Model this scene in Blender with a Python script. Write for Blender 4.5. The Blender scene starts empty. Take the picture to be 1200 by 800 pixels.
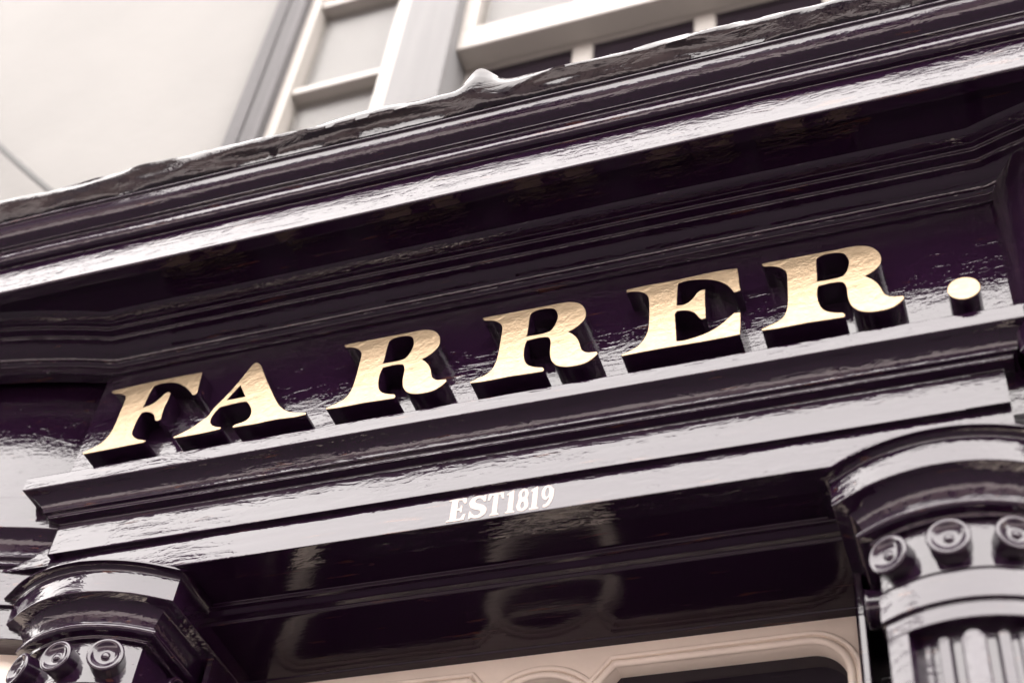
import bpy, bmesh, math, random
from mathutils import Vector, Matrix, noise
R = math.radians
scene = bpy.context.scene
COL = scene.collection
random.seed(7)

# ------------------------------------------------------------------ camera
cam_d = bpy.data.cameras.new('camera')
cam = bpy.data.objects.new('camera', cam_d)
COL.objects.link(cam)
AX = (0.94100129, -0.17670517, -0.2886033)      # world x, y, z seen from the camera
AY = (0.32558497, 0.70525452, 0.62977019)
AZ = (0.09225513, -0.68657945, 0.72117796)
right = Vector((AX[0], AY[0], AZ[0]))
up = -Vector((AX[1], AY[1], AZ[1]))
fwd = Vector((AX[2], AY[2], AZ[2]))
m = Matrix.Identity(4)
for i in range(3):
    m[i][0] = right[i]; m[i][1] = up[i]; m[i][2] = -fwd[i]
m[0][3], m[1][3], m[2][3] = 0.7215, -1.5, 1.6
cam.matrix_world = m
cam_d.sensor_width = 36
cam_d.lens = 51.46
cam_d.clip_start = 0.02
cam_d.clip_end = 2000
cam_d.dof.use_dof = True
cam_d.dof.focus_distance = 2.33
cam_d.dof.aperture_fstop = 1.9
scene.camera = cam

# ------------------------------------------------------------------ sky, sun, exposure (bright overcast day)
SUN_EL, SUN_AZ = 58, 25
world = bpy.data.worlds.new('World'); scene.world = world
world.use_nodes = True
wn = world.node_tree; wn.nodes.clear()
sky = wn.nodes.new('ShaderNodeTexSky'); sky.sky_type = 'NISHITA'; sky.sun_disc = False
sky.sun_elevation = R(SUN_EL); sky.sun_rotation = R(SUN_AZ)
sky.air_density = 1.0; sky.dust_density = 4.0; sky.ozone_density = 1.0
hs = wn.nodes.new('ShaderNodeHueSaturation'); hs.inputs['Saturation'].default_value = 0.10
tint = wn.nodes.new('ShaderNodeMix'); tint.data_type = 'RGBA'; tint.blend_type = 'MULTIPLY'
tint.inputs[0].default_value = 1.0; tint.inputs[7].default_value = (1.0, 0.955, 0.935, 1)
bg = wn.nodes.new('ShaderNodeBackground'); bg.inputs[1].default_value = 0.12
wo = wn.nodes.new('ShaderNodeOutputWorld')
wn.links.new(sky.outputs[0], hs.inputs['Color'])
wn.links.new(hs.outputs[0], tint.inputs[6])
cloud = wn.nodes.new('ShaderNodeMix'); cloud.data_type = 'RGBA'      # even cloud cover over the clear sky
cloud.inputs[0].default_value = 0.92; cloud.inputs[7].default_value = (6.4, 6.06, 5.9, 1)
wn.links.new(tint.outputs[2], cloud.inputs[6])
wn.links.new(cloud.outputs[2], bg.inputs[0])
wn.links.new(bg.outputs[0], wo.inputs[0])
sun_d = bpy.data.lights.new('sun', 'SUN'); sun_d.energy = 0.6; sun_d.angle = R(20)
sun_d.color = (1.0, 0.95, 0.9)
sun = bpy.data.objects.new('sun', sun_d); COL.objects.link(sun)
sd = Vector((math.sin(R(SUN_AZ)) * math.cos(R(SUN_EL)), math.cos(R(SUN_AZ)) * math.cos(R(SUN_EL)), math.sin(R(SUN_EL))))
sun.rotation_euler = sd.to_track_quat('Z', 'Y').to_euler()
sun.location = (0, -8, 12)
vs = scene.view_settings
vs.view_transform = 'Standard'; vs.look = 'None'; vs.gamma = 1.0; vs.use_curve_mapping = False
vs.exposure = 3.72
scene.render.engine = 'CYCLES'

# ------------------------------------------------------------------ helpers
S = 1.5
def nY(Y): return (Y - 1.0) * S
def nZ(z): return 1.6 + z * S

def link(name, me, mat=None, parent=None, smooth=None):
    if mat is not None:
        me.materials.clear(); me.materials.append(mat)
    if smooth is not None:
        me.polygons.foreach_set('use_smooth', [True] * len(me.polygons))
        me.set_sharp_from_angle(angle=R(smooth))
    o = bpy.data.objects.new(name, me); COL.objects.link(o)
    o.parent = parent
    return o

def tag(o, label=None, cat=None, group=None, kind=None):
    if label: o['label'] = label
    if cat: o['category'] = cat
    if group: o['group'] = group
    if kind: o['kind'] = kind
    return o

def empty(name, loc=(0, 0, 0), **k):
    o = bpy.data.objects.new(name, None); COL.objects.link(o); o.location = loc
    o.empty_display_size = 0.1
    return tag(o, **k)

class MB:
    def __init__(s): s.v = []; s.f = []
    def box(s, x0, x1, y0, y1, z0, z1):
        b = len(s.v)
        s.v += [(x, y, z) for x in (x0, x1) for y in (y0, y1) for z in (z0, z1)]
        s.f += [tuple(b + i for i in q) for q in ((0, 1, 3, 2), (4, 6, 7, 5), (0, 4, 5, 1), (2, 3, 7, 6), (0, 2, 6, 4), (1, 5, 7, 3))]
        return s
    def poly(s, pts):
        b = len(s.v); s.v += [tuple(p) for p in pts]; s.f.append(tuple(range(b, b + len(pts)))); return s
    def tube(s, pts, r, n=10, axis=None):
        pts = [Vector(p) for p in pts]; b = len(s.v)
        for i, p in enumerate(pts):
            d = (pts[min(i + 1, len(pts) - 1)] - pts[max(i - 1, 0)]).normalized()
            a = Vector(axis) if axis else d.orthogonal().normalized(); c = d.cross(a).normalized()
            for k in range(n):
                t = 2 * math.pi * k / n
                s.v.append(tuple(p + a * r * math.cos(t) + c * r * math.sin(t)))
        for i in range(len(pts) - 1):
            for k in range(n):
                s.f.append((b + i * n + k, b + i * n + (k + 1) % n, b + (i + 1) * n + (k + 1) % n, b + (i + 1) * n + k))
        s.f.append(tuple(b + k for k in range(n))[::-1]); s.f.append(tuple(b + (len(pts) - 1) * n + k for k in range(n)))
        return s
    def mesh(s, bevel=0.0, seg=2):
        me = bpy.data.meshes.new('mesh'); me.from_pydata(s.v, [], s.f)
        bm = bmesh.new(); bm.from_mesh(me)
        bmesh.ops.recalc_face_normals(bm, faces=bm.faces)
        if bevel:
            bmesh.ops.bevel(bm, geom=list(bm.edges), offset=bevel, segments=seg, affect='EDGES', profile=0.5, clamp_overlap=True)
        bm.to_mesh(me); bm.free()
        return me
    def build(s, name, mat, parent=None, bevel=0.0, smooth=35, seg=2):
        return link(name, s.mesh(bevel, seg), mat, parent, None)

def subdivide(path, step):
    out = [path[0]]
    for a, b in zip(path, path[1:]):
        L = math.dist(a, b); n = max(1, int(L / step))
        for k in range(1, n + 1):
            out.append((a[0] + (b[0] - a[0]) * k / n, a[1] + (b[1] - a[1]) * k / n))
    return out

def round_profile(pr, r=0.0016, seg=3):
    out = [pr[0]]
    for i in range(1, len(pr) - 1):
        a, b, c = Vector(pr[i - 1]), Vector(pr[i]), Vector(pr[i + 1])
        d1, d2 = (a - b), (c - b)
        l1, l2 = d1.length, d2.length
        if l1 < 1e-7 or l2 < 1e-7: continue
        ang = d1.angle(d2)
        if ang > R(150):
            out.append(tuple(b)); continue
        k = min(r, l1 * 0.45, l2 * 0.45)
        p, q = b + d1.normalized() * k, b + d2.normalized() * k
        if l1 > 6 * k: out.append(tuple(b + d1.normalized() * k * 1.6))
        for j in range(seg + 1):
            t = j / seg
            w = (1 - t) ** 2 * p + 2 * t * (1 - t) * b + t * t * q
            out.append(tuple(w))
        if l2 > 6 * k: out.append(tuple(b + d2.normalized() * k * 1.6))
    out.append(pr[-1])
    return out

def sweep(path, prof, wob=0.0, seed=0.0, cap=True, disp=None):
    """prof: (outward offset, z). Outward lies to the right of the path's direction; corners are mitred."""
    n = len(path); v = []; f = []; k = len(prof)
    for i, p in enumerate(path):
        d0 = Vector(path[i]) - Vector(path[i - 1]) if i else None
        d1 = Vector(path[i + 1]) - Vector(path[i]) if i < n - 1 else None
        ns = [Vector((d.y, -d.x)).normalized() for d in (d0, d1) if d is not None]
        nn = sum(ns, Vector((0, 0))).normalized()
        sc = 1.0 / max(0.3, nn.dot(ns[0]))
        for j, (o, z) in enumerate(prof):
            w = h = 0.0
            if wob:
                w = wob * noise.noise(Vector((p[0] * 3.1, p[1] * 3.1 + seed, z * 9)))
                h = wob * noise.noise(Vector((p[0] * 2.3 + 11, p[1] * 2.3 + seed, z * 9)))
            if disp:
                e = disp(p[0], o, z, j); w += e[0]; h += e[1]
            q = Vector(p) + nn * ((o + w) * sc)
            v.append((q.x, q.y, z + h))
    for i in range(n - 1):
        for j in range(k - 1):
            a = i * k + j
            f.append((a, a + 1, a + k + 1, a + k))
    if cap:
        f.append(tuple(range(k))); f.append(tuple((n - 1) * k + j for j in range(k))[::-1])
    me = bpy.data.meshes.new('mesh'); me.from_pydata(v, [], f)
    bm = bmesh.new(); bm.from_mesh(me); bmesh.ops.recalc_face_normals(bm, faces=bm.faces); bm.to_mesh(me); bm.free()
    return me

def lathe(prof, n=28):
    """prof: (radius, height along +z); closed disc at both ends when radius is 0"""
    v = []; f = []; k = len(prof)
    for i in range(n):
        t = 2 * math.pi * i / n
        for r, h in prof: v.append((r * math.cos(t), r * math.sin(t), h))
    for i in range(n):
        for j in range(k - 1):
            a, b = i * k + j, ((i + 1) % n) * k + j
            f.append((a, b, b + 1, a + 1))
    me = bpy.data.meshes.new('mesh'); me.from_pydata(v, [], f)
    bm = bmesh.new(); bm.from_mesh(me)
    bmesh.ops.remove_doubles(bm, verts=bm.verts, dist=1e-6)
    bmesh.ops.recalc_face_normals(bm, faces=bm.faces); bm.to_mesh(me); bm.free()
    return me

def curve_mesh(loops, depth, bevel=0.0):
    """filled 2D outlines (x, z) -> a slab in the xz plane, front at y=0 facing -y, back at y=depth"""
    cu = bpy.data.curves.new('outline', 'CURVE'); cu.dimensions = '2D'; cu.fill_mode = 'BOTH'
    cu.extrude = max(depth / 2 - bevel, 0.0); cu.bevel_depth = bevel; cu.bevel_resolution = 1
    if bevel: cu.offset = -bevel
    for lp in loops:
        sp = cu.splines.new('POLY'); sp.points.add(len(lp) - 1); sp.use_cyclic_u = True
        for p, c in zip(sp.points, lp): p.co = (c[0], c[1], 0, 1)
    o = bpy.data.objects.new('outline', cu); COL.objects.link(o)
    bpy.context.view_layer.update()
    me = bpy.data.meshes.new_from_object(o.evaluated_get(bpy.context.evaluated_depsgraph_get()))
    bpy.data.objects.remove(o); bpy.data.curves.remove(cu)
    for w in me.vertices:
        x, y, z = w.co; w.co = (x, -z + depth / 2, y)
    bm = bmesh.new(); bm.from_mesh(me); bmesh.ops.remove_doubles(bm, verts=bm.verts, dist=1e-6)
    bmesh.ops.recalc_face_normals(bm, faces=bm.faces); bm.to_mesh(me); bm.free()
    return me

def smooth_loop(pts, n=4):
    """closed loop of (x, z, corner): Catmull-Rom between corners"""
    out = []; L = len(pts)
    for i in range(L):
        p0, p1, p2, p3 = (pts[(i + k - 1) % L] for k in range(4))
        a, b = Vector(p1[:2]), Vector(p2[:2])
        m1 = (b - Vector(p0[:2])) / 2 if not p1[2] else (b - a)
        m2 = (Vector(p3[:2]) - a) / 2 if not p2[2] else (b - a)
        for k in range(n):
            t = k / n
            h = (2*t**3 - 3*t**2 + 1) * a + (t**3 - 2*t**2 + t) * m1 + (-2*t**3 + 3*t**2) * b + (t**3 - t**2) * m2
            out.append((h.x, h.y))
    return out

# ------------------------------------------------------------------ materials
def new_mat(name):
    m = bpy.data.materials.new(name); m.use_nodes = True
    nt = m.node_tree; nt.nodes.clear()
    out = nt.nodes.new('ShaderNodeOutputMaterial'); p = nt.nodes.new('ShaderNodeBsdfPrincipled')
    nt.links.new(p.outputs[0], out.inputs[0])
    tc = nt.nodes.new('ShaderNodeTexCoord')
    return m, nt, p, tc

def nnoise(nt, tc, scale=(1, 1, 1), sc=1.0, detail=3.0, rough=0.55, dist=0.0):
    mp = nt.nodes.new('ShaderNodeMapping'); mp.inputs['Scale'].default_value = scale
    nt.links.new(tc.outputs['Object'], mp.inputs[0])
    t = nt.nodes.new('ShaderNodeTexNoise'); t.inputs['Scale'].default_value = sc
    t.inputs['Detail'].default_value = detail; t.inputs['Roughness'].default_value = rough
    t.inputs['Distortion'].default_value = dist
    nt.links.new(mp.outputs[0], t.inputs[0])
    return t.outputs[0]

def ramp(nt, fac, stops):
    r = nt.nodes.new('ShaderNodeValToRGB'); e = r.color_ramp.elements
    while len(e) < len(stops): e.new(0.5)
    for el, (p, c) in zip(e, stops):
        el.position = p; el.color = (*c, 1) if len(c) == 3 else c
    nt.links.new(fac, r.inputs[0])
    return r.outputs[0]

def bump(nt, h, dist, prev=None):
    b = nt.nodes.new('ShaderNodeBump'); b.inputs['Strength'].default_value = 1.0
    b.inputs['Distance'].default_value = dist
    nt.links.new(h, b.inputs['Height'])
    if prev is not None: nt.links.new(prev, b.inputs['Normal'])
    return b.outputs[0]

def gloss_paint(name, grain=(3.0, 45, 45), d1=0.00070, fine=200, d2=0.00004, rough=0.018, blister=0.0008, ior=1.62):
    m, nt, p, tc = new_mat(name)
    wear = nnoise(nt, tc, (9, 90, 90), 1.0, 5.0, 0.65)
    col = ramp(nt, wear, [(0.0, (0.0100, 0.0034, 0.0112)), (0.63, (0.0118, 0.0041, 0.0132)), (0.70, (0.055, 0.020, 0.014)), (0.80, (0.0118, 0.0041, 0.0132))])
    nt.links.new(col, p.inputs['Base Color'])
    dust = nnoise(nt, tc, (2.5, 8, 8), 1.0, 4.0, 0.6)
    rr = ramp(nt, dust, [(0.35, (rough, rough, rough)), (0.75, (rough * 2.4,) * 3)])
    nt.links.new(rr, p.inputs['Roughness'])
    p.inputs['IOR'].default_value = ior
    n1 = bump(nt, nnoise(nt, tc, grain, 1.0, 3.0, 0.55, 0.3), d1)
    n2 = bump(nt, nnoise(nt, tc, (1, 1, 1), fine, 2.0), d2, n1)
    if blister:                                   # wrinkled and blistered in places, smoother in others
        mk = ramp(nt, nnoise(nt, tc, (2.2, 9, 9), 1.0, 2.0), [(0.36, (0.35,) * 3), (0.66, (1.5,) * 3)])
        mu = nt.nodes.new('ShaderNodeMath'); mu.operation = 'MULTIPLY'
        nt.links.new(nnoise(nt, tc, (20, 70, 70), 1.0, 3.0, 0.55, 1.2), mu.inputs[0]); nt.links.new(mk, mu.inputs[1])
        n2 = bump(nt, mu.outputs[0], blister, n2)
    nt.links.new(n2, p.inputs['Normal'])
    return m

def plain(name, col, rough=0.6, var=0.15, sc=(6, 6, 6), bd=0.0004, metallic=0.0, ior=1.5, bsc=80):
    m, nt, p, tc = new_mat(name)
    f = nnoise(nt, tc, sc, 1.0, 5.0, 0.6)
    lo = tuple(c * (1 - var) for c in col); hi = tuple(min(1, c * (1 + var)) for c in col)
    nt.links.new(ramp(nt, f, [(0.3, lo), (0.7, hi)]), p.inputs['Base Color'])
    p.inputs['Roughness'].default_value = rough; p.inputs['Metallic'].default_value = metallic
    p.inputs['IOR'].default_value = ior
    if bd: nt.links.new(bump(nt, nnoise(nt, tc, (1, 1, 1), bsc, 4.0), bd), p.inputs['Normal'])
    return m

M = {}
M['paint'] = gloss_paint('black_gloss_paint')
M['paint_up'] = gloss_paint('black_gloss_paint_on_posts', grain=(30, 30, 4.0), d1=0.00022)
M['fascia'] = gloss_paint('black_gloss_paint_on_signboard', grain=(14, 60, 60), d1=0.00030, fine=150, d2=0.00022, blister=0.0007)
M['soffit'] = gloss_paint('dull_black_paint_on_soffit', d1=0.0004, rough=0.09, blister=0.0003, ior=1.36)
M['smooth'] = gloss_paint('black_gloss_paint_on_letters', grain=(20, 20, 20), d1=0.0002, blister=0.0001, rough=0.12)
def flashing_mat():
    m, nt, p, tc = new_mat('painted_lead')
    f = nnoise(nt, tc, (7, 22, 22), 1.0, 6.0, 0.68)
    nt.links.new(ramp(nt, f, [(0.42, (0.005, 0.0022, 0.0055)), (0.58, (0.012, 0.0068, 0.008)), (0.74, (0.026, 0.018, 0.018))]), p.inputs['Base Color'])
    nt.links.new(ramp(nt, f, [(0.42, (0.04,) * 3), (0.66, (0.22,) * 3)]), p.inputs['Roughness'])
    p.inputs['IOR'].default_value = 1.55
    n1 = bump(nt, nnoise(nt, tc, (16, 34, 34), 1.0, 4.0, 0.6, 0.6), 0.0022)
    nt.links.new(bump(nt, nnoise(nt, tc, (1, 1, 1), 160, 3.0), 0.0002, n1), p.inputs['Normal'])
    return m
M['flash'] = flashing_mat()
def gold_mat():
    m, nt, p, tc = new_mat('gold_leaf')
    f = nnoise(nt, tc, (70, 70, 110), 1.0, 5.0, 0.65)
    nt.links.new(ramp(nt, f, [(0.3, (0.235, 0.170, 0.108)), (0.7, (0.298, 0.226, 0.150))]), p.inputs['Base Color'])
    p.inputs['Metallic'].default_value = 1.0; p.inputs['Roughness'].default_value = 0.33
    n1 = bump(nt, nnoise(nt, tc, (45, 70, 70), 1.0, 4.0, 0.6, 0.4), 0.0008)
    nt.links.new(bump(nt, nnoise(nt, tc, (1, 1, 1), 230, 3.0), 0.00030, n1), p.inputs['Normal'])
    return m
M['gold'] = gold_mat()
M['date'] = plain('pale_gilding', (0.40, 0.338, 0.305), 0.45, 0.10, (40, 40, 40), 0.0001)
M['cream'] = plain('cream_joinery_paint', (0.84, 0.735, 0.63), 0.45, 0.06, (9, 9, 9), 0.0002)
M['wall'] = plain('limewashed_render', (0.162, 0.158, 0.151), 0.9, 0.05, (2.2, 2.2, 2.2), 0.0012, bsc=30)
M['white'] = plain('white_window_paint', (0.255, 0.238, 0.219), 0.5, 0.03, (5, 5, 5), 0.0002)
M['board'] = plain('grey_weathered_timber', (0.120, 0.1185, 0.119), 0.75, 0.10, (22, 22, 1.6), 0.0006)
M['post'] = plain('cracked_grey_timber', (0.056, 0.053, 0.055), 0.8, 0.30, (40, 40, 1.6), 0.002)
M['blind'] = plain('white_roller_blind', (0.215, 0.21, 0.202), 0.8, 0.02, (2, 2, 2), 0)
def glass_mat(name, col, rough=0.03, alpha=1.0):
    m, nt, p, tc = new_mat(name)
    p.inputs['Base Color'].default_value = (*col, 1); p.inputs['Roughness'].default_value = rough
    p.inputs['IOR'].default_value = 1.5; p.inputs['Alpha'].default_value = alpha
    nt.links.new(bump(nt, nnoise(nt, tc, (6, 6, 6), 1.0, 1.0), 0.0006), p.inputs['Normal'])
    return m
M['glass'] = glass_mat('dark_window_glass', (0.012, 0.008, 0.013))
M['clear'] = glass_mat('clear_window_glass', (0.02, 0.02, 0.02), 0.02, 0.12)
M['cable'] = plain('black_cable_sheath', (0.012, 0.011, 0.010), 0.6, 0.1, (6, 6, 6), 0)
M['stone'] = plain('pavement_stone', (0.030, 0.024, 0.030), 0.8, 0.25, (3, 3, 3), 0.001)
M['bounce_paving'] = plain('pale_bounce_paving', (0.42, 0.375, 0.37), 0.85, 0.2, (1.5, 1.5, 1.5), 0.001)  # kept pale to bounce light up to the fanlight
M['asphalt'] = plain('asphalt', (0.030, 0.027, 0.030), 0.85, 0.25, (8, 8, 8), 0.002, bsc=120)
M['brickish'] = plain('dark_rubble_stone', (0.19, 0.155, 0.155), 0.9, 0.25, (2.2, 2.2, 5), 0.01, bsc=6)
M['soot'] = plain('sooty_rubble_stone', (0.045, 0.036, 0.040), 0.9, 0.35, (2.2, 2.2, 5), 0.01, bsc=6)
M['slate'] = plain('roof_slate', (0.06, 0.06, 0.065), 0.6, 0.25, (1, 3, 6), 0.004, bsc=8)

# ------------------------------------------------------------------ ground
me = MB().box(-400, 400, -400, 400, -0.62, -0.12).mesh()
tag(link('ground', me, M['stone']), kind='structure')
tag(MB().box(-60, 60, -4.35, -2.6, -0.116, -0.112).build('street', M['asphalt']), kind='structure')
pv = tag(MB().box(-60, 60, -2.45, 3.0, -0.11, -0.012).build('pavement', M['stone']), kind='structure')
tag(MB().box(-60, 60, -9.0, -4.502, -0.11, 0.0).build('far_bounce_pavement', M['bounce_paving']), kind='structure')  # unseen far side, added this wide and pale to bounce light onto the fanlight
slab = MB().box(0, 0.745, 0, 0.595, -0.012, 0.0).mesh(0.004, 1)
slab.materials.append(M['stone'])
for i in range(-5, 5):
    for j in range(4):
        o = bpy.data.objects.new('paving_slab', slab); COL.objects.link(o); o.parent = pv
        o.location = (i * 0.75 + (0.37 if j % 2 else 0), -2.44 + j * 0.6, random.uniform(-0.001, 0.0))
for nm, y0 in (('kerb', -2.6), ('far_kerb', -4.5)):
    tag(MB().box(-60, 60, y0, y0 + 0.15, -0.12, 0.002).build(nm, M['stone'], None, 0.012), kind='structure')

# ------------------------------------------------------------------ the shopfront
shop = empty('shopfront', (0, 0, 0), label='black gloss painted shopfront with deep cornice, signboard and bow-fronted pilasters', cat='shopfront')

HWL, HWR = 0.752, 0.800                                       # half width of the straight signboard
BR, BAL, BAR = 1.3, 18.5, 18.5                               # bow radius, half angle
def bow_path(side, n=14, d=0.0):
    """plan curve of a bow window, left to right; d = depth behind the signboard line"""
    BA = BAL if side < 0 else BAR; HW = HWL if side < 0 else HWR
    cx = -HW - BR * math.sin(R(BA)); cy = BR * math.cos(R(BA))
    pts = []
    for i in range(n + 1):
        a = R(-BA + 2 * BA * i / n)
        pts.append((cx + (BR - d) * math.sin(a), cy - (BR - d) * math.cos(a)))
    if side > 0: pts = [(-x, y) for x, y in pts[::-1]]
    return pts
LB, RB = bow_path(-1), bow_path(1)
RBF = [(HWR, 0.0), (HWR + 0.045, -0.055)] + [(x, y - 0.042) for x, y in RB[1:]]   # right bow starts with a short canted return
LBF = bow_path(-1, 14, 0.045)
XE = LB[0][0]                                    # outer end of the bows
def P(l): return [((1 - Y) * S, nZ(z)) for Y, z in l]
def cove(a, b, bulge, n=7):
    """n points of a curve from a to b, bulging by the given share to the left of a->b"""
    a, b = Vector(a), Vector(b); d = b - a; nn = Vector((-d.y, d.x)); c = (a + b) / 2 + nn * bulge * 2
    return [tuple((1 - t) ** 2 * a + 2 * t * (1 - t) * c + t * t * b) for t in (i / n for i in range(n + 1))]

# cornice: corona and cymatium, straight over the whole front
pc = P([(0.985, 1.262), (0.881, 1.262), (0.879, 1.2445), (0.8625, 1.243), (0.861, 1.2445), (0.861, 1.2905), (0.855, 1.2905)]
       + cove((0.855, 1.2905), (0.8485, 1.3035), 0.22)
       + [(0.8475, 1.3035)] + cove((0.8475, 1.3035), (0.8435, 1.3095), -0.45, 5) + [(0.8435, 1.3115)]
       + cove((0.8435, 1.3115), (0.8265, 1.3295), 0.16) + [(0.8230, 1.3305), (0.8230, 1.3345), (0.84, 1.348), (1.04, 1.372)])
CX = abs(XE) + 0.10
cp = subdivide([(-CX, 0.06), (-CX, 0), (CX, 0), (CX, 0.06)], 0.035)
link('cornice', sweep(cp, round_profile(pc, 0.0018), 0.0016, 1.0), M['paint'], shop, 32)

# lead flashing dressed over the cornice edge: lumpy, with one raised fold
def lump(x, o, z, j):
    if j <= 1: return (0.0, 0.0)
    a = noise.noise(Vector((x * 7, j * 0.5, 3.3))) * 0.0055 + noise.noise(Vector((x * 21, j * 0.7, 9.1))) * 0.0028
    b = noise.noise(Vector((x * 6, j * 0.35, 21.0))) * 0.0050 + noise.noise(Vector((x * 17, j * 0.5, 2.2))) * 0.0024
    if j < 5: b += noise.noise(Vector((x * 5.2, 0.3, 41.0))) * 0.006
    g = math.exp(-((x - FOLD) / 0.027) ** 2)
    s = math.exp(-((x - FOLD - 0.045) / 0.05) ** 2)
    k = max(0.0, 1 - abs(j - 8) / 5.0)
    return (a + 0.018 * g * k - 0.007 * s * k, b + (0.025 * g + 0.010 * s) * k)
FOLD = 0.045
pf = P([(0.828, 1.3325), (0.8222, 1.3330), (0.8190, 1.3375), (0.8155, 1.342), (0.8120, 1.3460), (0.8092, 1.3495), (0.8078, 1.3535), (0.8078, 1.3580), (0.8098, 1.3608),
        (0.817, 1.3625), (0.83, 1.365), (0.86, 1.369), (0.91, 1.376), (1.02, 1.390)])
fp = subdivide([(-CX - 0.004, 0.0), (CX + 0.004, 0.0)], 0.008)
link('lead_flashing', sweep(fp, pf, 0, 0, True, lump), M['flash'], shop, 60)

# bed moulding under the cornice follows bow, signboard, bow
pb = P([(1.012, 1.2175), (0.9965, 1.2175), (0.996, 1.2295), (0.9905, 1.2300)] + cove((0.9905, 1.2300), (0.9875, 1.2395), -0.35, 5) + [(0.9835, 1.2395)]
       + cove((0.9835, 1.2395), (0.9665, 1.2470), -0.12) + [(0.9665, 1.2515), (0.9555, 1.2525), (0.955, 1.2565), (0.9485, 1.2570)]
       + cove((0.9485, 1.2575), (0.934, 1.2616), 0.04, 4) + [(0.930, 1.2665), (1.012, 1.2665)])
bp = LB[:-1] + subdivide([(-HWL, 0.0), (HWR, 0.0)], 0.03) + RB[1:]
link('bed_moulding', sweep(bp, round_profile(pb, 0.0014), 0.0012, 4.0), M['paint'], shop, 32)

# signboard
nx, nz = 60, 10
sb = MB()
z0, z1 = nZ(1.038), nZ(1.2255)
for i in range(nx + 1):
    for j in range(nz + 1):
        x = -HWL - 0.01 + (HWL + HWR + 0.02) * i / nx; z = z0 + (z1 - z0) * j / nz
        sb.v.append((x, 0.0011 * noise.noise(Vector((x * 5, z * 9, 0))), z))
sb.f += [(i * (nz + 1) + j, (i + 1) * (nz + 1) + j, (i + 1) * (nz + 1) + j + 1, i * (nz + 1) + j + 1) for i in range(nx) for j in range(nz)]
sb.box(-HWL - 0.01, HWR + 0.01, 0.006, 0.045, z0, z1)
link('signboard', sb.mesh(), M['fascia'], shop, 40)

# shelf moulding, architrave band and frieze: one straight block that returns at both ends
AW = 0.534 * S
pa = P([(1.03, 1.0478), (0.984, 1.0478), (0.984, 1.0293), (0.9868, 1.0280)] + cove((0.9868, 1.0280), (1.0045, 1.0140), 0.10)
       + [(1.0050, 1.0105), (1.0068, 1.0098)] + cove((1.0068, 1.0098), (1.0100, 1.0050), 0.30, 5) + [(1.0205, 1.0030), (1.0209, 1.0010)])
ap = subdivide([(-AW, 0.12), (-AW, 0), (AW, 0), (AW, 0.12)], 0.03)
link('shelf_moulding', sweep(ap, round_profile(pa, 0.0015), 0.0010, 8.0), M['paint'], shop, 32)
pa = P([(1.05, 1.0015), (1.0209, 1.0015), (1.0209, 0.9600), (1.05, 0.9595)])
link('architrave_band', sweep(ap, round_profile(pa, 0.0015), 0.0012, 15.0), M['paint'], shop, 32)
pa = P([(1.06, 0.9602), (1.0276, 0.9602), (1.0276, 0.9218), (1.06, 0.9218)])
frieze = link('frieze', sweep(ap, round_profile(pa, 0.0015), 0.0009, 22.0), M['paint'], shop, 32)

# painted date on the frieze
def stroke(pts, w):
    """constant-width stroke outline of an open polyline"""
    L, Rr = [], []
    for i, p in enumerate(pts):
        a = Vector(pts[max(i - 1, 0)]); b = Vector(pts[min(i + 1, len(pts) - 1)])
        d = (b - a).normalized(); n = Vector((-d.y, d.x))
        ww = w(i / (len(pts) - 1)) if callable(w) else w
        L.append(tuple(Vector(p) + n * ww / 2)); Rr.append(tuple(Vector(p) - n * ww / 2))
    return L + Rr[::-1]
def ell(cx, cy, rx, ry, a0, a1, n=18):
    return [(cx + rx * math.cos(R(a0 + (a1 - a0) * i / n)), cy + ry * math.sin(R(a0 + (a1 - a0) * i / n))) for i in range(n + 1)]
GE = [[(0, 0), (0.66, 0), (0.70, 0.27), (0.62, 0.27), (0.52, 0.09), (0.36, 0.08), (0.36, 0.46), (0.45, 0.46), (0.49, 0.36), (0.54, 0.36), (0.54, 0.66), (0.49, 0.66), (0.45, 0.56), (0.36, 0.55), (0.36, 0.92), (0.50, 0.91), (0.60, 0.75), (0.68, 0.75), (0.66, 1.0), (0, 1.0), (0, 0.94), (0.12, 0.91), (0.12, 0.09), (0, 0.06)]]
GT = [[(0.16, 0), (0.62, 0), (0.62, 0.06), (0.51, 0.09), (0.51, 0.90), (0.62, 0.89), (0.72, 0.70), (0.80, 0.70), (0.78, 1.0), (0.0, 1.0), (-0.02, 0.70), (0.06, 0.70), (0.16, 0.89), (0.27, 0.90), (0.27, 0.09), (0.16, 0.06)]]
G1 = [[(0.02, 0), (0.44, 0), (0.44, 0.06), (0.35, 0.09), (0.35, 1.0), (0.26, 1.0), (0.02, 0.86), (0.02, 0.80), (0.12, 0.82), (0.12, 0.09), (0.02, 0.06)]]
G8 = [ell(0.30, 0.50, 0.0, 0.0, 0, 1, 1)]
o8 = ell(0.30, 0.26, 0.31, 0.26, 150, 390, 24) + ell(0.30, 0.75, 0.26, 0.25, -35, 215, 24)
G8 = [o8, ell(0.30, 0.26, 0.115, 0.155, 0, 342, 18), ell(0.30, 0.75, 0.10, 0.15, 0, 342, 18)]
s_pts = ell(0.31, 0.735, 0.20, 0.21, 25, 250, 14) + ell(0.31, 0.265, 0.22, 0.21, 70, -160, 14)
GS = [stroke(s_pts, lambda t: 0.12 + 0.13 * math.exp(-((t - 0.5) / 0.22) ** 2))]
GS += [[(0.50, 0.70), (0.56, 0.70), (0.56, 1.0), (0.51, 1.0), (0.44, 0.88)], [(0.05, 0.0), (0.10, 0.0), (0.17, 0.12), (0.10, 0.32), (0.05, 0.32)]]
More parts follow.
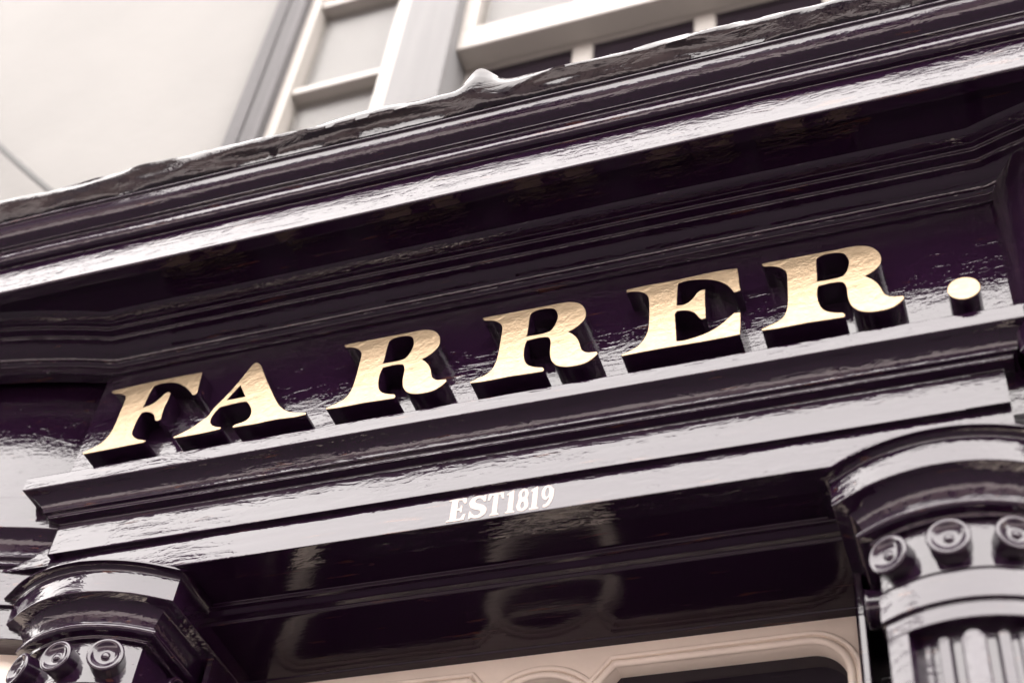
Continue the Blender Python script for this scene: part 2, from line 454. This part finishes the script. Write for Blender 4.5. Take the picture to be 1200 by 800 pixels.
G9 = [ell(0.30, 0.66, 0.29, 0.33, -60, 262, 26) + [(0.36, 0.42), (0.40, 0.46)], ell(0.29, 0.67, 0.11, 0.21, 0, 342, 18)]
t9 = stroke(ell(0.20, 0.60, 0.34, 0.53, 20, -100, 18), lambda t: 0.20 - 0.08 * t)
zb = 2.9872; hh = 0.0435
for nm, loops, x0, w in (('E', GE, -0.0530, 0.0430), ('S', GS, -0.0195, 0.0480), ('T', GT, 0.0115, 0.0310), ('1', G1, 0.0405, 0.0340),
                         ('8', G8, 0.0585, 0.0300), ('1', G1, 0.0785, 0.0330), ('9', G9, 0.0960, 0.0310)):
    parts = [loops] if nm in 'ET189' else [[l] for l in loops]
    if nm == '9': parts.append([t9])
    vs_, fs_ = [], []
    for k, lp in enumerate(parts):
        mm = curve_mesh([[(x0 + p[0] * w, zb + p[1] * hh) for p in l] for l in lp], 0.0012)
        b = len(vs_); vs_ += [tuple(v.co + Vector((0, -0.00015 * k, 0))) for v in mm.vertices]; fs_ += [tuple(b + i for i in p.vertices) for p in mm.polygons]
    mm = bpy.data.meshes.new('mesh'); mm.from_pydata(vs_, [], fs_)
    for v in mm.vertices: v.co.y += nY(1.0276) - 0.0007
    link('painted_character', mm, M['date'], frieze)

# soffit of the door recess, stepped back to the fanlight
FY = nY(1.2346)
pr = [(nY(1.0285), nZ(0.9222)), (nY(1.098), nZ(0.9222)), (nY(1.0985), nZ(0.9175)), (nY(1.104), nZ(0.9170)), (nY(1.108), nZ(0.9125)), (nY(1.116), nZ(0.9105)), (nY(1.1165), nZ(0.9075)),
      (nY(1.124), nZ(0.9065)), (nY(1.222), nZ(0.9065)), (nY(1.2225), nZ(0.9050)), (FY + 0.06, nZ(0.9050)), (FY + 0.06, nZ(0.955)), (nY(1.0285), nZ(0.955))]
pr = round_profile(pr, 0.0018)
so = MB()
xs = [-0.60 + 1.2 * i / 40 for i in range(41)]
for x in xs:
    for (y, z) in pr: so.v.append((x, y, z + 0.0010 * noise.noise(Vector((x * 4, y * 5, 2)))))
k = len(pr)
so.f += [(i * k + j, i * k + (j + 1) % k, (i + 1) * k + (j + 1) % k, (i + 1) * k + j) for i in range(40) for j in range(k)]
link('recess_soffit', so.mesh(), M['soffit'], shop, 32)

# ------------------------------------------------------------------ bow-fronted pilasters
CXO = 0.448 * S
def column_path(n=20):
    r = 0.128 * S; hw = 0.070 * S; cy = nY(1.168)
    a = math.asin(hw / r)
    arc = [(r * math.sin(-a + 2 * a * i / n), cy - r * math.cos(-a + 2 * a * i / n)) for i in range(n + 1)]
    return [(-hw, nY(1.25))] + arc + [(hw, nY(1.25))]
def CP(l): return [((1.040 - Y) * S, nZ(z)) for Y, z in l]
rosette_me = lathe([(0.0, 0.0290), (0.003, 0.0288), (0.0055, 0.0272), (0.0062, 0.0250), (0.0072, 0.0240), (0.0095, 0.0236), (0.0140, 0.0246), (0.0185, 0.0275), (0.0205, 0.0298),
                    (0.0222, 0.0318), (0.0245, 0.0326), (0.0272, 0.0318), (0.0284, 0.0298), (0.0282, 0.0270), (0.0272, 0.0245), (0.0268, 0.0), (0.0268, -0.008), (0.0, -0.008)], 36)
def make_column(cx):
    cpth = [(x + cx, y) for x, y in column_path()]
    prof = CP([(1.06, 0.9214), (0.9945, 0.9214), (0.9945, 0.9190)] + cove((0.9945, 0.9190), (1.0055, 0.9145), 0.15, 4) + [(1.006, 0.8868), (1.0085, 0.8860)]
              + cove((1.0085, 0.8860), (1.029, 0.8635), 0.14) + [(1.0265, 0.8628)] + cove((1.0265, 0.8628), (1.0285, 0.8525), -0.40, 6)
              + [(1.034, 0.8515), (1.035, 0.848), (1.041, 0.8470)])
    root = link('pilaster', sweep(cpth, round_profile(prof, 0.0014), 0.0004, cx), M['paint_up'], shop, 32)
    neck = CP([(1.05, 0.8500), (1.0400, 0.8500), (1.0400, 0.7975), (1.0430, 0.7965), (1.0430, 0.7945), (1.0370, 0.7935), (1.0370, 0.7650), (1.0410, 0.7640), (1.0410, 0.7620), (1.05, 0.7620)])
    link('neck', sweep(cpth, round_profile(neck, 0.0014), 0.0004, cx + 2), M['paint_up'], root, 32)
    # rosettes on the neck
    r = 0.128 * S; cy = nY(1.168)
    for a in (-24.5, -2.5, 20):
        o = link('rosette', rosette_me, M['smooth'], root, 50)
        t = R(a + random.uniform(-0.8, 0.8)); o.scale = (random.uniform(0.96, 1.03),) * 2 + (random.uniform(0.80, 0.92),)
        o.location = (cx + (r - 0.002) * math.sin(t), cy - (r - 0.002) * math.cos(t), nZ(0.8215))
        o.rotation_euler = Vector((math.sin(t), -math.cos(t), 0)).to_track_quat('Z', 'Y').to_euler()
    for sgn in (-1, 1):
        o = link('rosette', rosette_me, M['smooth'], root, 50)
        o.location = (cx + sgn * (0.070 * S - 0.002), nY(1.115), nZ(0.8215))
        o.rotation_euler = Vector((sgn, 0, 0)).to_track_quat('Z', 'Y').to_euler()
    # shaft: border frame with a sunk, reeded panel
    zt, zb_ = nZ(0.7622), 0.30
    ztp, zbp = nZ(0.7470), 0.38
    ahw = math.asin(0.070 / 0.128)
    def arcpt(rr, a): return (cx + rr * math.sin(a), cy - rr * math.cos(a))
    ro, ri = r + 0.0005, r - 0.024
    bw = 0.021 * S / r
    def strip(a0, a1, z0, z1, r0, r1, n=8):
        q = MB(); b = 0
        for i in range(n + 1):
            a = a0 + (a1 - a0) * i / n
            for rr in (r1, r0):
                x, y = arcpt(rr, a); q.v += [(x, y, z0), (x, y, z1)]
        for i in range(n):
            c = i * 4; d = c + 4
            q.f += [(c, d, d + 1, c + 1), (c + 2, c + 3, d + 3, d + 2), (c + 1, d + 1, d + 3, c + 3), (c, c + 2, d + 2, d)]
        q.f += [(0, 1, 3, 2), (n * 4, n * 4 + 2, n * 4 + 3, n * 4 + 1)]
        return q
    def part(name, q, bev=0.0015): return link(name, q.mesh(bev, 2), M['paint_up'], root, 20)
    part('shaft_core', strip(-ahw * 0.995, ahw * 0.995, zb_, zt, r - 0.06, ri, 20), 0)
    part('border', strip(-ahw, ahw, ztp, zt, ri - 0.01, ro, 20))
    part('border', strip(-ahw, ahw, zb_, zbp, ri - 0.01, ro, 20))
    part('border', strip(-ahw, -ahw + bw, zbp, ztp, ri - 0.01, ro, 4))
    part('border', strip(ahw - bw, ahw, zbp, ztp, ri - 0.01, ro, 4))
    # reeds: wide ones stand forward, narrow ones lie deeper; rounded heads
    span = ahw - bw
    for k, (fa, wdt, rr, dz) in enumerate(((0.0, 0.030, ri + 0.017, 0.006), (-0.50, 0.018, ri + 0.008, 0.006), (0.50, 0.018, ri + 0.008, 0.006),
                                           (-0.82, 0.010, ri + 0.004, 0.006), (0.82, 0.010, ri + 0.004, 0.006))):
        q = MB(); a0 = fa * span; hw_ = wdt / 2; n = 10
        fr = Vector(arcpt(1.0, a0)) - Vector((cx, cy)); tg = Vector((-fr.y, fr.x))
        base = Vector((cx, cy))
        outl = []
        zz = ztp - dz - hw_
        for i in range(n + 1):
            t = math.pi * i / n; outl.append((hw_ * math.cos(t), zz + hw_ * 0.6 * math.sin(t)))
        outl += [(-hw_, zbp + 0.01), (hw_, zbp + 0.01)]
        m_ = len(outl)
        for rad, inset in ((ri - 0.003, 1.0), (rr - 0.004, 1.0), (rr, 0.72)):
            for (u, z) in outl:
                w = base + fr * rad + tg * (u * inset); q.v.append((w.x, w.y, z if inset == 1 else z - 0.001))
        for L in (0, 1):
            for i in range(m_): q.f.append((L * m_ + i, L * m_ + (i + 1) % m_, (L + 1) * m_ + (i + 1) % m_, (L + 1) * m_ + i))
        q.f.append(tuple(2 * m_ + i for i in range(m_)))
        link('reed', q.mesh(), M['paint_up'], root, 45)
    # backing pier, jamb bead and plinth
    s = -1 if cx > 0 else 1                        # towards the door
    xi = s * 0.334 * S * -1
    xo = s * -0.560 * S
    q = MB().box(min(xi, xo), max(xi, xo), nY(1.222), FY + 0.05, 0.0, nZ(0.9060))
    part('pier', q, 0.003)
    xa, xb = sorted((-s * 0.3455 * S, -s * 0.3530 * S))
    part('jamb_post', MB().box(xa, xb, nY(1.141), nY(1.224), 0.0, nZ(0.9085)), 0.002)
    part('shaft_back', MB().box(cx - 0.068 * S, cx + 0.068 * S, nY(1.078), nY(1.25), 0.0, zt), 0)
    pl = CP([(1.10, 0.0), (1.022, 0.0), (1.022, 0.0), (1.022, 0.0)])
    plp = [(0.0, 0.0), (0.030, 0.0), (0.030, 0.20), (0.022, 0.215), (0.010, 0.235), (0.004, 0.262), (0.006, 0.302), (0.0, 0.302)]
    link('plinth', sweep(cpth, plp), M['paint_up'], root, 35)
    return root
make_column(-CXO)
make_column(CXO)

# ------------------------------------------------------------------ fanlight and door in the recess
fan_top = nZ(0.9060)
FT, FB = fan_top, 2.44
def fan_open(sg):
    pts = [(0.125, 2.9140), (0.40, 2.9140)]
    pts += [(0.425 + 0.054 * math.sin(R(a)), 2.860 + 0.054 * math.cos(R(a))) for a in range(0, 91, 10)]
    pts += [(0.479, 2.50), (0.46, 2.475), (0.022, 2.475)]
    pts += [(0.118 * math.cos(R(a)), 2.814 + 0.118 * math.sin(R(a))) for a in range(-79, 39, 6)]
    return [(sg * x, z) for x, z in pts]
circ = [(0.096 * math.cos(R(a)), 2.814 + 0.096 * math.sin(R(a))) for a in range(0, 360, 10)]
outer = [(-0.505, FB), (0.505, FB), (0.505, FT), (-0.505, FT)]
me = curve_mesh([outer, fan_open(1), fan_open(-1), circ], 0.045, 0.003)
for v in me.vertices: v.co.y += FY
fan = link('fanlight', me, M['cream'], shop, 40)
def off_loop(lp, d):
    out = []; n = len(lp)
    area = sum(lp[i][0] * lp[(i + 1) % n][1] - lp[(i + 1) % n][0] * lp[i][1] for i in range(n))
    sg = 1 if area > 0 else -1
    for i in range(n):
        a, b, c = Vector(lp[i - 1]), Vector(lp[i]), Vector(lp[(i + 1) % n])
        n1 = (b - a).normalized(); n2 = (c - b).normalized()
        t = (n1 + n2)
        t = t.normalized() if t.length > 1e-6 else n1
        q = b + Vector((t.y, -t.x)) * d * sg
        out.append((q.x, q.y))
    return out
def bead(lp, d, r, name):
    l2 = off_loop(lp, d)
    pts = [(x, FY - 0.001, z) for x, z in l2]; pts.append(pts[0])
    link(name, MB().tube(pts, r, 10, (0, 1, 0)).mesh(), M['cream'], fan, 60)
for sg in (-1, 1):
    bead(fan_open(sg), 0.007, 0.0065, 'moulding')
    bead(fan_open(sg), 0.0205, 0.0045, 'moulding')
bead(circ, 0.006, 0.006, 'moulding')
bead([(0.118 * math.cos(R(a)), 2.814 + 0.118 * math.sin(R(a))) for a in range(30, 151, 6)][::-1] + [(-0.06, 2.86), (0.06, 2.86)], -0.004, 0.005, 'roundel_moulding')
MB().box(-0.50, 0.50, FY + 0.028, FY + 0.034, FB + 0.01, FT - 0.01).build('pane', M['glass'], fan)
MB().box(-0.505, 0.505, FY - 0.01, FY + 0.05, 2.34, 2.445).build('transom', M['paint'], shop, 0.004)
door = MB().box(-0.475, 0.475, FY + 0.005, FY + 0.045, 0.10, 2.342).build('door', M['paint_up'], shop, 0.003)
for x0, x1, z0_, z1_ in ((-0.38, -0.04, 0.25, 0.85), (0.04, 0.38, 0.25, 0.85)):
    MB().box(x0, x1, FY - 0.006, FY + 0.012, z0_, z1_).build('panel', M['paint_up'], door, 0.005)
MB().box(-0.38, 0.38, FY - 0.001, FY + 0.01, 1.0, 2.2).build('pane', M['glass'], door)
h = link('handle', lathe([(0, 0.055), (0.018, 0.052), (0.024, 0.04), (0.02, 0.028), (0.01, 0.02), (0.01, 0.0), (0.026, 0.0), (0.026, -0.006), (0, -0.006)], 20), M['gold'], door, 50)
h.location = (0.42, FY + 0.006, 1.02); h.rotation_euler = (R(90), 0, 0)
MB().box(-0.56, 0.56, 0.0, FY + 0.06, -0.012, 0.10).build('doorstep', M['stone'], shop, 0.01)

# ------------------------------------------------------------------ bow windows left and right of the recess
for side, path in ((-1, LBF), (1, RBF)):
    d = lambda l: [((1 - Y) * S, nZ(z)) for Y, z in l]
    fas = d([(1.03, 1.0400), (1.0, 1.0400), (1.0, 1.2640), (1.03, 1.2640)])
    bow = link('bow_window', sweep(path, fas, 0.0012, side * 3.0), M['fascia'], shop, 32)
    prf = d([(Y, z + 0.019) for Y, z in [(1.03, 1.0240), (0.9965, 1.0240), (0.996, 1.0235), (0.996, 0.9800), (0.9985, 0.9785)] + cove((0.9985, 0.9785), (1.0135, 0.9560), 0.10)
            + [(1.0140, 0.9520), (1.0155, 0.9515)] + cove((1.0155, 0.9515), (1.0180, 0.9440), 0.30, 5) + [(1.0235, 0.9420), (1.0240, 0.9400), (1.0240, 0.893), (1.0290, 0.8920), (1.0295, 0.853), (1.06, 0.8525)]])
    link('entablature', sweep(path, round_profile(prf, 0.0015), 0.0010, side * 5.0), M['paint'], bow, 32)
    zt = nZ(0.8725)
    def ring(name, d0, d1, za, zb2, mat, bev=0.0):
        me = sweep(path, [(-d1, za), (-d0, za), (-d0, zb2), (-d1, zb2)])
        return link(name, me, mat, bow, 30)
    ring('head_rail', 0.088, 0.125, zt - 0.10, zt + 0.002, M['cream'])
    ring('sill', 0.020, 0.13, 0.72, 0.79, M['cream'])
    ring('stallriser', 0.04, 0.13, -0.012, 0.72, M['paint'])
    ring('pane', 0.105, 0.109, 0.785, zt - 0.098, M['glass'])
    inner = [(x_, y_) for x_, y_ in bow_path(side, 14, 0.092 + (0.045 if side < 0 else -0.042))]
    for i in (0, 3, 7, 11, 14):
        x, y = inner[i]; x2, y2 = bow_path(side, 14, 0.124 + (0.045 if side < 0 else -0.042))[i]
        dx = 0.022 if i in (0, 14) else 0.014
        MB().box(x - dx, x + dx, y, y2, 0.788, zt - 0.099).build('mullion', M['cream'], bow, 0.004)
    for zz in (1.25, 1.72, 2.19):
        ring('glazing_bar', 0.095, 0.122, zz - 0.011, zz + 0.011, M['cream'])
# backing behind the upper front, closed top and the outer wings
q = MB()
q.box(-CX + 0.02, CX - 0.02, 0.050, 0.10, nZ(0.956), nZ(1.30))
link('carcass', q.mesh(), M['paint'], shop)
MB().box(-CX, -abs(XE) + 0.012, 0.001, 0.40, -0.012, nZ(1.2625)).build('side_pier', M['paint_up'], shop, 0.004)
MB().box(abs(XE) - 0.012, CX, 0.001, 0.40, -0.012, nZ(1.2625)).build('side_pier', M['paint_up'], shop, 0.004)

# ------------------------------------------------------------------ the sign: thick letters with gilded faces
sign = empty('shop_sign', (0, 0, 3.1914), label='raised gilded capital letters with thick black sides, fixed to the signboard and reading FARRER.', cat='sign')
OUTLINE = {
    'F': [[(101,1432,1),(163,1465,0),(470,1482,0),(930,1499,0),(1440,1503,0),(1898,1497,1),(1912,1311,0),(1938,1011,1),(1912,956,0),(1863,952,1),(1787,1046,0),(1659,1184,0),(1497,1310,0),(1323,1383,0),(1112,1408,0),(967,1380,1),(930,1169,0),(917,870,1),(1040,897,0),(1146,965,0),(1219,1056,0),(1273,1126,0),(1329,1150,1),(1381,1120,1),(1383,971,0),(1361,793,0),(1367,611,0),(1377,494,1),(1324,464,0),(1264,499,1),(1197,634,0),(1113,704,0),(1012,745,0),(925,740,1),(905,684,0),(887,582,0),(880,449,0),(883,300,0),(935,200,0),(1037,113,0),(1151,66,0),(1235,33,1),(1199,-9,1),(904,-13,0),(534,-22,0),(210,-27,0),(35,-31,1),(0,8,1),(104,60,0),(236,114,0),(354,213,0),(427,369,0),(456,588,0),(459,845,0),(466,1059,0),(458,1201,0),(402,1292,0),(293,1349,0),(166,1379,1)]],
    'A': [[(1166,1467,0),(1229,1457,0),(1305,1379,0),(1405,1184,0),(1540,922,0),(1666,697,0),(1789,475,0),(1915,284,0),(2050,152,0),(2208,67,0),(2457,3,1),(2450,-39,1),(2258,-53,0),(1907,-31,0),(1561,-46,0),(1373,-42,0),(1136,-39,1),(1116,-6,1),(1165,32,0),(1279,51,0),(1362,96,0),(1399,183,0),(1390,287,0),(1349,384,0),(1273,496,0),(1203,536,0),(1035,539,0),(870,523,0),(752,514,0),(698,444,0),(651,351,0),(643,221,0),(702,120,0),(789,63,0),(894,26,1),(883,-21,1),(614,-40,0),(254,-43,0),(36,-39,1),(0,-3,1),(152,60,0),(321,146,0),(458,262,0),(556,343,0),(629,519,0),(751,700,0),(886,925,0),(1015,1186,0),(1109,1396,0)],[(1013,972,1),(1184,660,1),(1004,656,0),(829,661,1),(916,812,0)]],
    'R': [[(49,1466,1),(90,1492,0),(445,1489,0),(884,1486,0),(1210,1483,0),(1426,1485,0),(1578,1458,0),(1712,1382,0),(1800,1251,0),(1830,1108,0),(1804,981,0),(1722,869,0),(1632,799,0),(1557,766,1),(1628,703,0),(1708,595,0),(1757,481,0),(1784,374,0),(1821,279,0),(1896,218,0),(1989,200,0),(2061,190,1),(2069,146,1),(2016,75,0),(1919,1,0),(1799,-33,0),(1635,-32,0),(1490,4,0),(1392,76,0),(1321,192,0),(1288,342,0),(1283,487,0),(1278,604,0),(1250,699,0),(1194,737,0),(1055,750,0),(875,737,1),(853,626,0),(852,452,0),(884,286,0),(946,177,0),(1046,110,0),(1196,59,1),(1221,14,1),(1204,-32,1),(912,-23,0),(660,-13,0),(282,-20,0),(14,-7,1),(0,28,1),(122,75,0),(264,140,0),(349,233,0),(396,393,0),(415,621,0),(421,914,0),(423,1123,0),(394,1236,0),(319,1326,0),(213,1385,0),(88,1416,1)],[(884,1364,1),(956,1411,0),(1085,1425,0),(1216,1405,0),(1295,1359,0),(1340,1256,0),(1355,1131,0),(1323,990,0),(1277,892,0),(1217,849,0),(1048,834,0),(866,843,1),(873,1005,0),(875,1214,0)]],
    'E': [[(30,1464,1),(66,1500,0),(359,1508,0),(835,1503,0),(1285,1517,0),(1589,1519,0),(1811,1500,1),(1828,1344,0),(1834,1162,0),(1850,974,1),(1800,956,0),(1751,949,1),(1703,1051,0),(1625,1177,0),(1486,1298,0),(1325,1374,0),(1163,1415,0),(1000,1432,0),(871,1408,1),(860,1140,0),(858,904,1),(963,890,0),(1043,926,0),(1113,995,0),(1164,1085,0),(1214,1145,1),(1304,1149,1),(1300,929,0),(1307,665,0),(1308,492,1),(1243,481,1),(1194,551,0),(1144,645,0),(1064,716,0),(964,758,0),(864,771,1),(828,722,1),(843,473,0),(862,102,1),(970,88,0),(1126,109,0),(1282,146,0),(1438,217,0),(1575,321,0),(1674,422,0),(1743,489,1),(1840,477,1),(1834,210,0),(1820,0,1),(1629,-8,0),(1185,-9,0),(696,0,0),(300,0,0),(21,-10,1),(0,20,1),(138,77,0),(275,163,0),(361,301,0),(411,473,0),(420,731,0),(411,1086,0),(391,1226,0),(343,1321,0),(258,1385,0),(132,1426,0),(42,1430,1)]],
}
BZ = 3.1914
LY = nY(0.972)
DEPTH = -LY + 0.004
made = {}
def letter(ch, x0):
    if ch not in made:
        loops = [[(p[0] / 10000, p[1] / 10000) for p in smooth_loop(l)] for l in OUTLINE[ch]]
        dy = 0.0
        body = curve_mesh(loops, DEPTH - 0.0012, 0.0)
        face = curve_mesh(loops, 0.0022, 0.0007)
        for v in body.vertices: v.co.y += 0.0012
        made[ch] = (body, face)
    body, face = made[ch]
    b = link('letter', body, M['smooth'], sign, 40)
    f = link('gilded_face', face, M['gold'], b)
    b.location = (x0, LY, 0.0)
for ch, x0 in (('F', -0.7131), ('A', -0.5371), ('R', -0.2570), ('R', -0.0091), ('E', 0.2352), ('R', 0.4492)):
    letter(ch, x0)
st = [(0.0226 * math.cos(R(a)), 0.0226 * math.sin(R(a)) + 0.0132) for a in range(0, 360, 8)]
body = curve_mesh([st], DEPTH - 0.0012)
for v in body.vertices: v.co.y += 0.0012
b = link('full_stop', body, M['smooth'], sign, 40); b.location = (0.7385, LY, -0.0012)
link('gilded_face', curve_mesh([st], 0.0022, 0.0007), M['gold'], b)

# ------------------------------------------------------------------ the house above the shop
house = empty('house', (0, 0, 0), label='pale limewashed house front with large timber sash windows above the black shopfront', cat='house')
WY = nY(1.05)
ZB, ZT, ZW = 3.58, 8.4, 5.62
MB().box(-9, -0.7635, WY, WY + 0.4, ZB, ZT).build('wall', M['wall'], house)
MB().box(1.6735, 9, WY, WY + 0.4, ZB, ZT).build('wall', M['wall'], house)
MB().box(-0.7635, 1.6735, WY, WY + 0.4, ZW, ZT).build('wall', M['wall'], house)
MB().box(-0.7635, 1.6735, WY, WY + 0.4, ZB, 3.80).build('wall', M['wall'], house)
MB().box(-9, -abs(XE) - 0.09, WY + 0.002, WY + 0.4, -0.012, ZB).build('wall', M['wall'], house)
MB().box(abs(XE) + 0.09, 9, WY + 0.002, WY + 0.4, -0.012, ZB).build('wall', M['wall'], house)
rf = MB()
rf.box(-9.1, 9.1, WY - 0.25, WY + 0.5, ZT, ZT + 0.10)
rf.poly([(-9.1, WY - 0.3, ZT + 0.12), (9.1, WY - 0.3, ZT + 0.12), (9.1, WY + 4.0, ZT + 2.9), (-9.1, WY + 4.0, ZT + 2.9)])
link('roof', rf.mesh(), M['slate'], house)
def mir(x, f): return 0.91 - x if f else x
def hbox(x0, x1, y0, y1, z0, z1, name, mat, parent, f, bev=0.003):
    a, b = mir(x0, f), mir(x1, f)
    return MB().box(min(a, b), max(a, b), y0, y1, z0, z1).build(name, mat, parent, bev)
for f in (0, 1):
    # cracked outer post: two planks with a split between them
    hbox(-0.7635, -0.7265, WY - 0.030, WY + 0.05, 3.80, ZW, 'post', M['post'], house, f)
    hbox(-0.7225, -0.6772, WY - 0.028, WY + 0.05, 3.80, ZW, 'post', M['post'], house, f)
    w = hbox(-0.6772, -0.650, WY - 0.006, WY + 0.05, 3.80, ZW, 'casement_window', M['white'], house, f)
    hbox(-0.418, -0.3808, WY - 0.006, WY + 0.05, 3.80, ZW, 'stile', M['white'], w, f)
    for z in (4.036, 4.4245, 4.813, 5.202, 5.58):
        hbox(-0.650, -0.418, WY + 0.004, WY + 0.05, z - 0.0125, z + 0.0125, 'glazing_bar', M['white'], w, f, 0.004)
    hbox(-0.655, -0.41, WY + 0.030, WY + 0.034, 3.80, ZW, 'pane', M['clear'], w, f, 0)
    hbox(-0.66, -0.40, WY + 0.046, WY + 0.0495, 3.80, ZW, 'blind', M['blind'], w, f, 0)
    hbox(-0.3808, -0.2495, WY - 0.012, WY + 0.12, 3.80, ZW, 'board', M['board'], house, f)
SY, LYw = nY(1.065), nY(1.106)
sw = MB().box(-0.2495, 1.1595, SY, LYw, 4.4610, 4.545).build('sash_window', M['white'], house, 0.004)
for x0, x1 in ((-0.2495, -0.212), (1.122, 1.1595)):
    MB().box(x0, x1, SY + 0.001, LYw - 0.001, 4.545, ZW).build('stile', M['white'], sw, 0.003)
    MB().box(x0, x1 + (0.012 if x0 < 0 else 0), LYw + 0.002, LYw + 0.045, 3.80, 4.4602).build('stile', M['white'], sw, 0.003)
for x in (0.036, 0.3165, 0.597, 0.8775):
    MB().box(x - 0.012, x + 0.012, SY + 0.01, LYw - 0.01, 4.544, ZW).build('glazing_bar', M['white'], sw, 0.004)
    MB().box(x - 0.0255, x + 0.0255, LYw + 0.001, LYw + 0.04, 3.80, 4.4605).build('glazing_bar', M['white'], sw, 0.008)
MB().box(-0.22, 1.13, SY + 0.024, SY + 0.028, 4.54, ZW).build('pane', M['clear'], sw)
MB().box(-0.2495, 1.1595, LYw - 0.006, LYw - 0.002, 4.54, ZW).build('blind', M['blind'], sw)
MB().box(-0.2495, 1.1595, LYw + 0.010, LYw + 0.014, 3.80, 4.4600).build('pane', M['glass'], sw)
MB().box(-0.2495, 1.1595, LYw + 0.0005, LYw + 0.05, 4.4610, 4.54).build('meeting_rail', M['white'], sw, 0.003)
MB().box(-0.30, 1.21, LYw + 0.055, LYw + 0.06, 3.80, ZW).build('backing', M['glass'], sw)
MB().box(-0.78, 1.69, WY - 0.07, WY + 0.1, 3.76, 3.801).build('sill', M['white'], house, 0.006)

# cable sagging from the house wall to the back of the cornice
c0, c1 = Vector((-1.735, 0.005, 4.765)), Vector((-0.985, 0.0, 3.945))
pts = [c0 + (c1 - c0) * t - Vector((0, 0, 0.015 * math.sin(math.pi * t))) for t in (i / 16 for i in range(17))]
pts = [Vector((-1.745, WY + 0.01, 4.775))] + pts + [Vector((-0.96, 0.0, nZ(1.372)))]
tag(link('cable', MB().tube(pts, 0.0078, 8).mesh(), M['cable'], None, 60), 'thin black cable running down the pale wall onto the cornice', 'cable')

# ------------------------------------------------------------------ across the street
def town_house(x0, x1, h, y, label, storeys, bays, mat):
    w = x1 - x0
    root = empty('opposite_house', ((x0 + x1) / 2, y, 0.0), label=label, cat='house', group='houses across the street')
    MB().box(-w / 2, w / 2, -6, 0, 0, h).build('wall', mat, root)
    r = MB()
    e, rz = 0.25, h + 2.0
    r.v += [(-w / 2, e, h + 0.004), (w / 2, e, h + 0.004), (w / 2, -3, rz), (-w / 2, -3, rz), (w / 2, -6.2, h + 0.004), (-w / 2, -6.2, h + 0.004)]
    r.f += [(0, 1, 2, 3), (3, 2, 4, 5), (0, 3, 5), (1, 4, 2), (0, 5, 4, 1)]
    rr = r.build('roof', M['slate'], root)
    MB().box(w / 2 - 1.2, w / 2 - 0.5, -3.4, -2.6, rz - 0.6, rz + 0.9).build('chimney', mat, rr)
    sh = h / storeys
    for s_ in range(storeys):
        for b in range(bays):
            cx = -w / 2 + w * (b + 0.5) / bays
            if s_ == 0 and b == 0:
                dd = MB().box(cx - 0.48, cx + 0.48, 0.002, 0.06, 0, 2.1).build('door', M['smooth'], root, 0.01)
                continue
            zc = s_ * sh + sh * 0.55
            fr = MB().box(cx - 0.5, cx + 0.5, 0.002, 0.05, zc - 0.75, zc + 0.75).build('window', M['white'], root, 0.01)
            MB().box(cx - 0.42, cx + 0.42, 0.052, 0.056, zc - 0.66, zc - 0.03).build('pane', M['glass'], fr)
            MB().box(cx - 0.42, cx + 0.42, 0.052, 0.056, zc + 0.03, zc + 0.66).build('pane', M['glass'], fr)
    return root
town_house(-30.0, -20.0, 10.4, -9.0, 'tall dark stone house farthest along the street across from the shop', 3, 4, M['soot'])
town_house(-19.98, -9.2, 10.6, -9.0, 'tall dark stone house across the street beside the low cottages', 3, 4, M['soot'])
town_house(-9.18, 2.0, 4.3, -9.0, 'low grey stone cottage across the street beside the tall house', 2, 4, M['brickish'])
town_house(2.02, 14.0, 4.6, -9.0, 'low grey stone cottage across the street at the open end', 2, 4, M['brickish'])
